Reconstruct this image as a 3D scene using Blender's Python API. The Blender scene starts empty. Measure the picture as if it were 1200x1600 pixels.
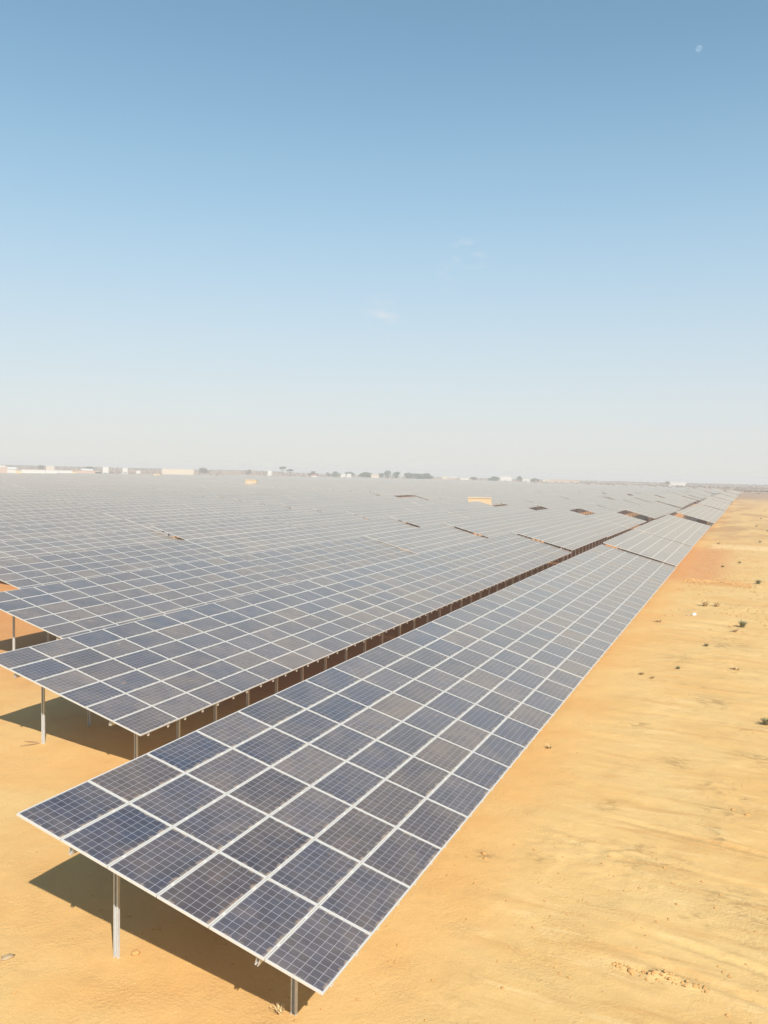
import bpy, math, random
import numpy as np
from mathutils import Matrix, Vector

# ------------------------------------------------------------------ camera, sky, sun, exposure
SC = bpy.context.scene
COL = SC.collection
FPX = 1314.17                                     # focal length in pixels of the 1200 x 1600 photograph
CAM = np.array([5.302, -10.355, 8.708])
AX_R = np.array([0.915659, 0.401418, 0.020796])
AX_U = np.array([-0.038136, 0.035255, 0.998650])
AX_F = np.array([-0.400143, 0.915216, -0.047590])
cd = bpy.data.cameras.new('camera')
cam = bpy.data.objects.new('camera', cd); COL.objects.link(cam)
cd.sensor_fit = 'VERTICAL'; cd.sensor_height = 24.0; cd.lens = FPX / 1600.0 * 24.0
cd.clip_start = 0.1; cd.clip_end = 80000.0
m = Matrix.Identity(4)
for k in range(3):
    m[k][0] = AX_R[k]; m[k][1] = AX_U[k]; m[k][2] = -AX_F[k]; m[k][3] = CAM[k]
cam.matrix_world = m
SC.camera = cam

SUN = Vector((0.8335, -0.8808, 1.0)).normalized()            # direction towards the sun
world = bpy.data.worlds.new('World'); SC.world = world; world.use_nodes = True
wn = world.node_tree; wn.nodes.clear()
sky = wn.nodes.new('ShaderNodeTexSky'); sky.sky_type = 'NISHITA'; sky.sun_disc = False
sky.sun_elevation = math.asin(SUN.z); sky.sun_rotation = math.atan2(SUN.x, SUN.y)
sky.altitude = 0.0; sky.air_density = 1.0; sky.dust_density = 0.5; sky.ozone_density = 1.0
bg = wn.nodes.new('ShaderNodeBackground'); bg.inputs[1].default_value = 0.104
wo = wn.nodes.new('ShaderNodeOutputWorld')
# three faint wisps of cloud, fixed to directions of the sky
tc = wn.nodes.new('ShaderNodeTexCoord')
nz = wn.nodes.new('ShaderNodeTexNoise'); nz.inputs['Scale'].default_value = 38.0; nz.inputs['Detail'].default_value = 6.0
mpw = wn.nodes.new('ShaderNodeMapping'); mpw.inputs['Scale'].default_value = (1.0, 1.0, 2.4)
wn.links.new(tc.outputs['Generated'], mpw.inputs[0]); wn.links.new(mpw.outputs[0], nz.inputs['Vector'])
prev = None
for d, rad, amp in (((-.3071, .9184, .2495), .026, .55), ((-.3297, .9172, .2237), .022, .40), ((-.3982, .8989, .1830), .036, .50), ((-.290, .9235, .2405), .018, .3)):
    ds = wn.nodes.new('ShaderNodeVectorMath'); ds.operation = 'DISTANCE'; ds.inputs[1].default_value = d
    wn.links.new(tc.outputs['Generated'], ds.inputs[0])
    mr = wn.nodes.new('ShaderNodeMapRange'); mr.interpolation_type = 'SMOOTHERSTEP'
    mr.inputs['From Min'].default_value = rad; mr.inputs['From Max'].default_value = 0.0
    mr.inputs['To Min'].default_value = 0.0; mr.inputs['To Max'].default_value = amp
    wn.links.new(ds.outputs['Value'], mr.inputs['Value'])
    if prev is None: prev = mr.outputs[0]
    else:
        ad = wn.nodes.new('ShaderNodeMath'); ad.operation = 'ADD'
        wn.links.new(prev, ad.inputs[0]); wn.links.new(mr.outputs[0], ad.inputs[1]); prev = ad.outputs[0]
cr = wn.nodes.new('ShaderNodeMapRange'); cr.inputs['From Min'].default_value = .46; cr.inputs['From Max'].default_value = .75
wn.links.new(nz.outputs[0], cr.inputs['Value'])
mu = wn.nodes.new('ShaderNodeMath'); mu.operation = 'MULTIPLY'
wn.links.new(prev, mu.inputs[0]); wn.links.new(cr.outputs[0], mu.inputs[1])
mx = wn.nodes.new('ShaderNodeMix'); mx.data_type = 'RGBA'; mx.inputs[7].default_value = (4.6, 4.6, 4.6, 1)
# dust in the air pales the sky towards the horizon, the same all round
sep = wn.nodes.new('ShaderNodeSeparateXYZ'); wn.links.new(tc.outputs['Generated'], sep.inputs[0])
def sky_ramp(stops):
    q = wn.nodes.new('ShaderNodeValToRGB'); pr = q.color_ramp; pr.interpolation = 'B_SPLINE'
    for k_, (e_, c_) in enumerate(stops):
        el_ = pr.elements[k_] if k_ < 2 else pr.elements.new(.9)
        el_.position = math.sin(math.radians(e_)); el_.color = (c_[0], c_[1], c_[2], 1)
    wn.links.new(sep.outputs[2], q.inputs[0]); return q
pale = sky_ramp([(e, (v, v, v)) for e, v in ((0, .95), (6, .9), (12, .82), (18, .70), (24, .45), (32, .12), (42, 0))])
dusty = sky_ramp([(0, (.74, .725, .722)), (2, (.735, .732, .735)), (6, (.675, .735, .785)), (12, (.515, .66, .795)), (18, (.375, .58, .765)), (26, (.215, .405, .615)), (40, (.14, .29, .48))])
gain = wn.nodes.new('ShaderNodeMix'); gain.data_type = 'RGBA'; gain.blend_type = 'MULTIPLY'; gain.inputs[0].default_value = 1.0; gain.inputs[7].default_value = (5.72, 5.72, 5.72, 1)
wn.links.new(dusty.outputs[0], gain.inputs[6])
mh = wn.nodes.new('ShaderNodeMix'); mh.data_type = 'RGBA'; wn.links.new(gain.outputs[2], mh.inputs[7])
tint = wn.nodes.new('ShaderNodeMix'); tint.data_type = 'RGBA'; tint.blend_type = 'MULTIPLY'; tint.inputs[0].default_value = 1.0; tint.inputs[7].default_value = (.93, 1.02, .88, 1)
wn.links.new(sky.outputs[0], tint.inputs[6])
wn.links.new(pale.outputs[0], mh.inputs[0]); wn.links.new(tint.outputs[2], mh.inputs[6])
wn.links.new(mu.outputs[0], mx.inputs[0]); wn.links.new(mh.outputs[2], mx.inputs[6])
wn.links.new(mx.outputs[2], bg.inputs[0]); wn.links.new(bg.outputs[0], wo.inputs[0])

sl = bpy.data.lights.new('sun', 'SUN'); sl.energy = 4.2; sl.angle = math.radians(0.53); sl.color = (1.0, 0.955, 0.89)
so = bpy.data.objects.new('sun', sl); COL.objects.link(so)
so.rotation_euler = SUN.to_track_quat('Z', 'Y').to_euler(); so.location = (60, -60, 80)
SC.cycles.max_bounces = 6; SC.cycles.diffuse_bounces = 5; SC.cycles.glossy_bounces = 3; SC.cycles.volume_bounces = 0; SC.cycles.transparent_max_bounces = 8
vs = SC.view_settings
vs.view_transform = 'Standard'; vs.look = 'None'; vs.gamma = 1.0; vs.use_curve_mapping = False; vs.exposure = 0.75

random.seed(4); RNG = np.random.default_rng(11)

# ------------------------------------------------------------------ helpers
class MB:
    """collects faces, then links them as ONE mesh object"""
    def __init__(s): s.v = []; s.f = []; s.m = []; s.uv = []
    def face(s, pts, mi=0, uv=None):
        n = len(s.v); s.v += [tuple(p) for p in pts]; s.f.append(tuple(range(n, n + len(pts)))); s.m.append(mi)
        s.uv.append(uv if uv else [(0.0, 0.0)] * len(pts))
    def box(s, a, b, mi=0, top=None):
        (x0, y0, z0), (x1, y1, z1) = a, b
        P = [(x0,y0,z0),(x1,y0,z0),(x1,y1,z0),(x0,y1,z0),(x0,y0,z1),(x1,y0,z1),(x1,y1,z1),(x0,y1,z1)]
        s.poly(P, [(3,2,1,0),(4,5,6,7),(0,1,5,4),(1,2,6,5),(2,3,7,6),(3,0,4,7)], mi)
    def poly(s, P, F, mi=0):
        n = len(s.v); s.v += [tuple(p) for p in P]
        for f in F:
            s.f.append(tuple(n + i for i in f)); s.m.append(mi); s.uv.append([(0.0, 0.0)] * len(f))
    def tube(s, p0, p1, r0, r1, n=7, mi=0):
        a = Vector(p0); b = Vector(p1); d = (b - a).normalized()
        u = d.cross(Vector((0.3, 0.9, 0.2))).normalized(); w = d.cross(u)
        P = []
        for c, r in ((a, r0), (b, r1)):
            for k in range(n):
                t = 2 * math.pi * k / n; P.append(c + u * (r * math.cos(t)) + w * (r * math.sin(t)))
        F = [(k, (k + 1) % n, n + (k + 1) % n, n + k) for k in range(n)] + [tuple(range(n))[::-1], tuple(range(n, 2 * n))]
        s.poly(P, F, mi)
    def mesh(s, name, mats):
        me = bpy.data.meshes.new(name); me.from_pydata(s.v, [], s.f)
        for q in mats: me.materials.append(q)
        if len(mats) > 1: me.polygons.foreach_set('material_index', s.m)
        ul = me.uv_layers.new(name='UVMap')
        ul.data.foreach_set('uv', [c for f in s.uv for p in f for c in p])
        me.update(); return me

def link(name, me, parent=None, loc=(0, 0, 0), rot=(0, 0, 0), scale=None):
    o = bpy.data.objects.new(name, me); COL.objects.link(o)
    o.location = loc; o.rotation_euler = rot
    if scale: o.scale = scale
    if parent: o.parent = parent
    return o
def tag(o, label=None, cat=None, group=None, kind=None):
    if label: o['label'] = label
    if cat: o['category'] = cat
    if group: o['group'] = group
    if kind: o['kind'] = kind
    return o

class NT:
    """small wrapper for node trees"""
    def __init__(s, name):
        s.mat = bpy.data.materials.new(name); s.mat.use_nodes = True; s.t = s.mat.node_tree; s.t.nodes.clear()
        s.out = s.t.nodes.new('ShaderNodeOutputMaterial')
    def n(s, typ, ins=None, **props):
        q = s.t.nodes.new(typ)
        for k, v in props.items(): setattr(q, k, v)
        for k, v in (ins or {}).items():
            if isinstance(v, bpy.types.NodeSocket): s.t.links.new(v, q.inputs[k])
            else: q.inputs[k].default_value = v
        return q
    def math(s, op, a, b=0.0, c=None, clamp=False):
        d = {0: a, 1: b}
        if c is not None: d[2] = c
        return s.n('ShaderNodeMath', d, operation=op, use_clamp=clamp).outputs[0]
    def mix(s, f, a, b, blend='MIX'):
        return s.n('ShaderNodeMix', {0: f, 6: a, 7: b}, data_type='RGBA', blend_type=blend).outputs[2]
    def noise(s, vec, scale, detail=4.0, rough=0.55, dist=0.0):
        return s.n('ShaderNodeTexNoise', {'Vector': vec, 'Scale': scale, 'Detail': detail, 'Roughness': rough, 'Distortion': dist}).outputs[0]
    def ramp(s, v, a, b, lo=0.0, hi=1.0):
        return s.n('ShaderNodeMapRange', {0: v, 1: a, 2: b, 3: lo, 4: hi}, interpolation_type='SMOOTHSTEP').outputs[0]
    def mapping(s, vec, scale=(1, 1, 1), rot=(0, 0, 0), loc=(0, 0, 0)):
        return s.n('ShaderNodeMapping', {0: vec, 1: loc, 2: rot, 3: scale}).outputs[0]
    def bsdf(s, **ins):
        b = s.n('ShaderNodeBsdfPrincipled', {k.replace('_', ' '): v for k, v in ins.items()})
        s.t.links.new(b.outputs[0], s.out.inputs[0]); return b
def rgb(*c): return (c[0], c[1], c[2], 1.0)

def plain(name, c, rough=0.7, metal=0.0, var=0.15, scale=6.0):
    t = NT(name); tc = t.n('ShaderNodeTexCoord').outputs['Object']
    f = t.noise(tc, scale, 5.0)
    col = t.mix(f, rgb(*[x * (1 - var) for x in c]), rgb(*[min(1, x * (1 + var)) for x in c]))
    t.bsdf(Base_Color=col, Roughness=rough, Metallic=metal); return t.mat

# ------------------------------------------------------------------ terrain
def _hash(ix, iy, seed):
    h = (ix.astype(np.int64) * 374761393 + iy.astype(np.int64) * 668265263 + seed * 974634777) & 0xFFFFFFFF
    h = ((h ^ (h >> 13)) * 1274126177) & 0xFFFFFFFF
    return ((h ^ (h >> 16)) & 0xFFFF) / 65535.0
def vnoise(x, y, seed=0):
    x = np.asarray(x, float); y = np.asarray(y, float)
    ix = np.floor(x); iy = np.floor(y); fx = x - ix; fy = y - iy
    fx = fx * fx * fx * (fx * (fx * 6 - 15) + 10); fy = fy * fy * fy * (fy * (fy * 6 - 15) + 10)
    a = _hash(ix, iy, seed); b = _hash(ix + 1, iy, seed); c = _hash(ix, iy + 1, seed); d = _hash(ix + 1, iy + 1, seed)
    return (a * (1 - fx) + b * fx) * (1 - fy) + (c * (1 - fx) + d * fx) * fy - 0.5
def fbm(x, y, seed=0, o=4):
    r = 0; a = 1.0
    for k in range(o):
        r = r + a * vnoise(x, y, seed + k); x = np.asarray(x) * 2.03 + 7.1; y = np.asarray(y) * 2.03 + 3.7; a *= 0.5
    return r
def sstep(t): t = np.clip(t, 0, 1); return t * t * (3 - 2 * t)
def macro(x, y):
    """the lie of the land"""
    x = np.asarray(x, float); y = np.asarray(y, float)
    r = np.hypot(x - 5, y + 10)
    z = np.where(y > 0, 0.42 * (1 - np.exp(-np.maximum(y, 0) / 44.0)), 0.0095 * np.maximum(y, -20))
    z = z + sstep((r - 60) / 160) * (0.55 * vnoise(x / 47.0, y / 61.0, 3) + 0.5 * vnoise(x / 140.0, y / 150.0, 5))
    z = z + np.where(r > 1550, -0.0065 * (r - 1550), 0)
    z = z + sstep((r - 900) / 400) * 3.0 * vnoise(x / 420.0, y / 380.0, 9)
    az = -(x - 5) / np.maximum(y + 10, 1.0)
    z = z + 6.0 * sstep((r - 780) / 620) * sstep((az - .44) / .22) * np.where(y > 0, 1, 0)
    return z
def right_strip(x): return sstep((x - 0.1) / 1.2)
def micro(x, y):
    """wheel tracks, wind ripples, trampled sand"""
    x = np.asarray(x, float); y = np.asarray(y, float)
    r = np.hypot(x - 5, y + 10); near = 1 - sstep((r - 60) / 90)
    z = 0.035 * fbm(x / 2.6, y / 2.6, 21, 4) + 0.012 * fbm(x / 0.55, y / 0.55, 31, 3)
    st = right_strip(x)
    # graded streaks running obliquely across the strip of sand at the right
    u = x * 0.26 + y * 0.966; w = -x * 0.966 + y * 0.26
    z = z + st * (0.05 * fbm(u / 0.75, w / 6.5, 41, 4) * (0.5 + 1.2 * np.clip(vnoise(x / 4.0, y / 5.0, 44) + 0.3, 0, 1)))
    z = z + st * 0.05 * np.clip(fbm(x / 1.1, y / 0.9, 47, 3) - 0.12, 0, 1) * np.clip(vnoise(x / 3.0 + 4, y / 4.0, 49) + 0.15, 0, 1) * 2
    # crumbly crust between smooth drifts
    cr_ = np.clip(vnoise(x / 2.3 + 9, y / 2.9, 51) * 2.2 + .12, 0, 1) * st
    z = z + cr_ * (.045 * fbm(x / .30, y / .24, 53, 3) + .02 * np.clip(fbm(x / .17, y / .15, 57, 2) - .1, 0, 1) * 3)
    # the line of broken crust in the lower right
    bk = np.exp(-((y - 4.68 - .06 * np.sin(x * 5)) / .13) ** 2) * sstep((x - 3.3) / .4) * sstep((5.0 - x) / .4)
    z = z + bk * .11 * np.clip(fbm(x / .16, y / .14, 91, 2) + .02, -.15, 1)
    # wheel ruts swinging in from the right
    for ru, (c0, k0, k1, xs0) in enumerate(((6.55, -.10, -.010, 2.4), (5.75, -.12, -.012, 2.9), (9.9, -.22, .004, 2.0), (11.6, -.20, .004, 1.6), (19.5, -.05, .01, 1.2), (21.3, -.05, .01, 1.0), (33.0, .1, .0, .8), (35.2, .1, 0, .8))):
        dy = y - (c0 + k0 * x + k1 * x * x)
        z = z + sstep((x - xs0) / 1.2) * (-.040 * np.exp(-(dy / .11) ** 2) + .022 * np.exp(-((np.abs(dy) - .21) / .07) ** 2)) * (1 + 1.1 * vnoise(x / .12, y / .3, 71 + ru)) * np.clip(.55 + 1.2 * vnoise(x / 1.7, y / 1.7, 81 + ru), 0, 1.2)
    # berms beside the service road
    z = z + st * 0.28 * np.exp(-((y - 100 - 0.25 * x - 2.0 * vnoise(x / 5, y * 0, 61)) / 2.3) ** 2) * (0.8 + 0.6 * vnoise(x / 1.5, y / 1.5, 63))
    z = z + st * 0.12 * np.exp(-((y - 62.5 + 0.15 * x) / 0.9) ** 2) * (0.6 + 1.4 * np.clip(vnoise(x / 0.5, y / 0.5, 67), 0, 1))
    return z * near
def gz(x, y): return float(macro(x, y) + micro(x, y))

def spaced(segs, lo, hi, grow=1.13):
    a = [segs[0][0]]
    for x0, x1, st in segs:
        n = max(1, int(round((x1 - x0) / st))); a += [x0 + (x1 - x0) * k / n for k in range(1, n + 1)]
    st = segs[-1][2]; x = a[-1]
    while x < hi: st *= grow; x += st; a.append(min(x, hi))
    st = segs[0][2]; x = a[0]; b = []
    while x > lo: st *= grow; x -= st; b.append(max(x, lo))
    return np.array(b[::-1] + a)
xs = spaced([(-45, -20, .5), (-20, -8, .25), (-8, 8, .085), (8, 14, .2), (14, 40, .7)], -9000, 9000)
ys = spaced([(-12, -2, .4), (-2, 18, .085), (18, 45, .16), (45, 75, .3), (75, 130, .6)], -900, 9000)
GX, GY = np.meshgrid(xs, ys)
GZ = macro(GX, GY) + micro(GX, GY)
nx, ny = len(xs), len(ys)
me = bpy.data.meshes.new('ground')
me.vertices.add(nx * ny); me.vertices.foreach_set('co', np.stack([GX, GY, GZ], -1).astype(np.float32).ravel())
ii = (np.arange(ny - 1)[:, None] * nx + np.arange(nx - 1)[None]).ravel()
quads = np.stack([ii, ii + 1, ii + nx + 1, ii + nx], 1).astype(np.int32)
me.loops.add(quads.size); me.loops.foreach_set('vertex_index', quads.ravel())
me.polygons.add(len(quads)); me.polygons.foreach_set('loop_start', np.arange(0, quads.size, 4, dtype=np.int32))
me.polygons.foreach_set('use_smooth', np.ones(len(quads), bool)); me.update(calc_edges=True); me.validate()

t = NT('sand')
P = t.n('ShaderNodeNewGeometry').outputs['Position']
sx = t.n('ShaderNodeSeparateXYZ', {0: P})
X, Y = sx.outputs[0], sx.outputs[1]
n1 = t.noise(P, 0.22, 6.0, .6, .4); n2 = t.noise(P, 1.3, 6.0, .62, .3); n3 = t.noise(P, 9.0, 5.0, .65)
stm = t.mapping(P, (.30, 1.9, 1.0), (0, 0, math.radians(14)))
ns = t.noise(stm, 1.0, 7.0, .62, .6)
strip = t.ramp(X, 0.2, 1.8)
c = t.mix(t.ramp(n1, .35, .68), rgb(.580, .385, .156), rgb(.560, .335, .120))
c = t.mix(t.ramp(n2, .50, .78, 0, .45), c, rgb(.44, .265, .100))
c = t.mix(t.ramp(n3, .56, .80, 0, .35), c, rgb(.60, .40, .17))
c = t.mix(t.math('MULTIPLY', strip, t.ramp(ns, .50, .72, 0, .62)), c, rgb(.455, .240, .080))
c = t.mix(t.math('MULTIPLY', strip, t.ramp(ns, .46, .30, 0, .55)), c, rgb(.60, .385, .165))
# red disturbed earth beside the rows further off, pale sand of the service road
red = t.math('MULTIPLY', t.math('MULTIPLY', t.ramp(Y, 58, 66), t.ramp(Y, 104, 92)), t.ramp(t.math('ADD', X, t.math('MULTIPLY', n2, 3.0)), 6.0, 3.4))
c = t.mix(t.math('MULTIPLY', red, t.ramp(n2, .3, .6, .6, .95)), c, rgb(.50, .225, .085))
dg = t.noise(P, 2.4, 7.0, .7, .8)
grime = t.math('MULTIPLY', t.ramp(t.noise(t.mapping(P, (1, 1, 1), (0, 0, 0), (3.1, 7.7, 0)), .33, 3.0), .52, .70), t.ramp(dg, .50, .66, 0, .75))
c = t.mix(t.math('MULTIPLY', grime, strip), c, rgb(.235, .150, .058))
# orange soil thrown up along the nearest row, fading out into the open sand
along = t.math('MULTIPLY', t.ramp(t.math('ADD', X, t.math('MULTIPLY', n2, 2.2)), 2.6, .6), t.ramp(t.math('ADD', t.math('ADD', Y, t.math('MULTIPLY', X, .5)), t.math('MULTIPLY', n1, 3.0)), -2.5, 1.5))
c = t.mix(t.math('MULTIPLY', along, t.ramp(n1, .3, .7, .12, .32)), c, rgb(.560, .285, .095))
# dry growth and bare patches on the far part of the strip
fp = t.math('MULTIPLY', t.ramp(Y, 96, 125), t.ramp(t.noise(t.mapping(P, (1, .35, 1)), .16, 6.0, .65, .4), .44, .60, 0, .85))
c = t.mix(fp, c, t.mix(t.noise(P, .08, 3.0), rgb(.30, .20, .085), rgb(.48, .235, .095)))
c = t.mix(t.math('MULTIPLY', t.math('MULTIPLY', t.ramp(Y, 96, 99), t.ramp(Y, 106, 103)), t.math('MULTIPLY', strip, .6)), c, rgb(.68, .49, .25))
# redder soil where the ground was worked inside the field
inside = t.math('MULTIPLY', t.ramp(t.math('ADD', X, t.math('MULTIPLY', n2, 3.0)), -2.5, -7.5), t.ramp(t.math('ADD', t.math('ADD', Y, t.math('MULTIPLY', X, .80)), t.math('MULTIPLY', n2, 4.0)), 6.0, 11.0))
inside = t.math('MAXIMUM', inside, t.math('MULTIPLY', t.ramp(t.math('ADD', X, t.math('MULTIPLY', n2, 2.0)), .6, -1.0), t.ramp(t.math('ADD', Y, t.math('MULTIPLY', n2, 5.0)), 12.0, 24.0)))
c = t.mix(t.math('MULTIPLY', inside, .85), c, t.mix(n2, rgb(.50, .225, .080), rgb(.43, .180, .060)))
blots = None
for (bx_, by_, br_) in ((3.2, 9.7, .9), (4.0, 9.1, .8), (5.3, 8.0, 1.1), (6.0, 7.7, .9), (2.3, 11.9, .8), (3.6, 16.2, 1.0), (4.9, 12.9, .9), (1.3, 8.2, .6), (5.6, 17.5, 1.2), (1.9, 19.5, .9), (4.2, 24.0, 1.4), (2.6, 31.0, 1.5), (4.8, 36.0, 1.8), (2.2, 46.5, 1.6), (.1, 7.7, .45)):
    dd = t.n('ShaderNodeVectorMath', {0: P, 1: (bx_, by_, 0)}, operation='DISTANCE').outputs['Value']
    q_ = t.ramp(dd, br_, br_ * .15)
    blots = q_ if blots is None else t.math('MAXIMUM', blots, q_)
soil = t.math('MULTIPLY', blots, t.ramp(t.noise(t.mapping(P, (.8, 1.7, 1), (0, 0, .35)), 2.6, 9.0, .72, .6), .46, .62, 0, .8))
c = t.mix(soil, c, rgb(.300, .185, .072))
pal_ = t.math('MULTIPLY', t.math('MULTIPLY', strip, t.ramp(Y, 60, 48)), t.ramp(t.noise(t.mapping(P, (.35, 1.5, 1), (0, 0, .22), (5, 2, 0)), 1.4, 8.0, .66, .5), .55, .68, 0, .6))
c = t.mix(pal_, c, rgb(.66, .465, .215))
grit = t.math('MULTIPLY', t.ramp(t.noise(P, 26.0, 4.0, .7), .60, .72, 0, .55), t.ramp(t.noise(P, .7, 4.0, .6), .42, .62))
c = t.mix(t.math('MULTIPLY', grit, t.math('ADD', t.math('MULTIPLY', strip, .75), .25)), c, rgb(.27, .155, .060))
fleck = t.math('MULTIPLY', t.ramp(t.noise(t.mapping(P, (1, 1, 1), (0, 0, .6), (9, 4, 0)), 17.0, 3.0, .6), .64, .72, 0, .5), t.ramp(t.noise(P, .45, 4.0, .6), .40, .60))
c = t.mix(fleck, c, rgb(.72, .54, .27))
# scrubland beyond the field
dist = t.n('ShaderNodeVectorMath', {0: P}, operation='LENGTH').outputs['Value']
far = t.ramp(t.math('ADD', dist, t.math('MULTIPLY', t.noise(P, .012, 5.0), 220.0)), 560, 700)
rightfar = t.math('MULTIPLY', t.ramp(t.math('ADD', Y, t.math('MULTIPLY', t.noise(P, .03, 4.0), 120.0)), 380, 470), t.ramp(X, -60, -10))
far = t.math('MAXIMUM', far, rightfar)
nf = t.noise(P, .05, 8.0, .7)
scr = t.mix(t.ramp(nf, .36, .62), rgb(.22, .125, .070), rgb(.38, .225, .125))
c = t.mix(far, c, scr)
gr = t.noise(P, 55.0, 3.0, .7)
c = t.mix(t.ramp(gr, .40, .70, 0, .22), c, rgb(.36, .22, .095))
c = t.mix(t.ramp(gr, .46, .26, 0, .25), c, rgb(.74, .55, .30))
b1 = t.n('ShaderNodeBump', {'Strength': t.ramp(t.noise(P, .6, 4.0, .6), .38, .66, .12, .75), 'Distance': .04, 'Height': t.noise(P, 14.0, 8.0, .68)})
b2 = t.n('ShaderNodeBump', {'Strength': .35, 'Distance': .05, 'Height': dg, 'Normal': b1.outputs[0]})
t.bsdf(Base_Color=c, Roughness=.92, Normal=b2.outputs[0], Specular_IOR_Level=.15)
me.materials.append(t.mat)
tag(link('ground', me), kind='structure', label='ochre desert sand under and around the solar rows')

# ------------------------------------------------------------------ solar panel materials
def cell_colour(t, cu, cv, rnd, cuv):
    """silicon colour of one cell: cu, cv are cell coordinates, rnd a number per panel"""
    cid = t.n('ShaderNodeCombineXYZ', {0: t.math('FLOOR', cu), 1: t.math('FLOOR', cv), 2: t.math('MULTIPLY', rnd, 91.0)}).outputs[0]
    wn_ = t.n('ShaderNodeTexWhiteNoise', {0: cid}, noise_dimensions='3D').outputs[0]
    blue = t.mix(wn_, rgb(.011, .021, .046), rgb(.019, .033, .070))
    grey = t.mix(wn_, rgb(.026, .022, .030), rgb(.040, .033, .040))
    return t.mix(t.ramp(rnd, .30, .95, .10, .72), blue, grey)
def line_mask(t, c, w):
    f = t.math('ABSOLUTE', t.math('SUBTRACT', t.math('FRACT', c), .5))
    return t.math('GREATER_THAN', f, .5 - w)
def make_panel_mat():
    t = NT('solar_glass')
    tcn = t.n('ShaderNodeTexCoord'); uv = t.n('ShaderNodeSeparateXYZ', {0: tcn.outputs['UV']})
    u, v = uv.outputs[0], uv.outputs[1]
    oi = t.n('ShaderNodeObjectInfo'); rnd = oi.outputs['Random']
    low = t.n('ShaderNodeSeparateXYZ', {0: oi.outputs['Color']}).outputs[0]      # how far down the slope the panel sits
    col = cell_colour(t, u, v, rnd, None)
    ln = t.math('MAXIMUM', line_mask(t, u, .027), line_mask(t, v, .027))
    col = t.mix(t.math('MULTIPLY', ln, .62), col, rgb(.40, .40, .44))
    # dust: a thin film, thicker along the lower edge, streaks and droppings of its own shape
    P = t.n('ShaderNodeNewGeometry').outputs['Position']
    fr = t.math('FRACT', t.math('MULTIPLY', rnd, 37.31))
    film = t.ramp(t.noise(P, 1.1, 5.0, .6, .4), .35, .75, .005, .11)
    film = t.math('ADD', film, t.math('ADD', t.math('MULTIPLY', t.ramp(fr, .45, 1.0), .10), t.math('MULTIPLY', low, .07)))
    deep = t.n('ShaderNodeVectorMath', {0: P}, operation='LENGTH').outputs['Value']     # film raised with distance: grazing-view paleness put into the dust colour
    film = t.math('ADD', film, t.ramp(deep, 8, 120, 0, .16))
    edge = t.math('MULTIPLY', t.ramp(v, .55, 0.0), t.ramp(t.noise(P, 7.0, 4.0), .35, .7, .05, .55))
    endg = t.math('MULTIPLY', t.ramp(t.math('ABSOLUTE', t.math('SUBTRACT', u, 5.0)), 4.5, 5.0), t.ramp(t.noise(P, 9.0, 4.0), .42, .7, .0, .45))
    streak = t.ramp(t.noise(t.mapping(P, (9.0, 1.1, 5.0), (0, 0, .5)), 1.0, 3.0, .6), .71, .76, 0, .55)
    streak = t.math('MULTIPLY', streak, t.ramp(t.math('FRACT', t.math('MULTIPLY', rnd, 11.7)), .72, .80))
    spot = t.math('GREATER_THAN', t.noise(P, 23.0, 1.0), .835)
    dust = t.math('MAXIMUM', t.math('MAXIMUM', film, edge), endg)
    col = t.mix(dust, col, rgb(.52, .365, .225))
    col = t.mix(streak, col, rgb(.55, .30, .14))
    col = t.mix(t.math('MULTIPLY', spot, .8), col, rgb(.75, .73, .68))
    ro = t.math('ADD', .16, t.math('MULTIPLY', dust, .7))
    t.bsdf(Base_Color=col, Roughness=ro, IOR=1.5, Sheen_Weight=.85, Sheen_Roughness=.36, Sheen_Tint=rgb(1.0, .80, .58))
    return t.mat
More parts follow.
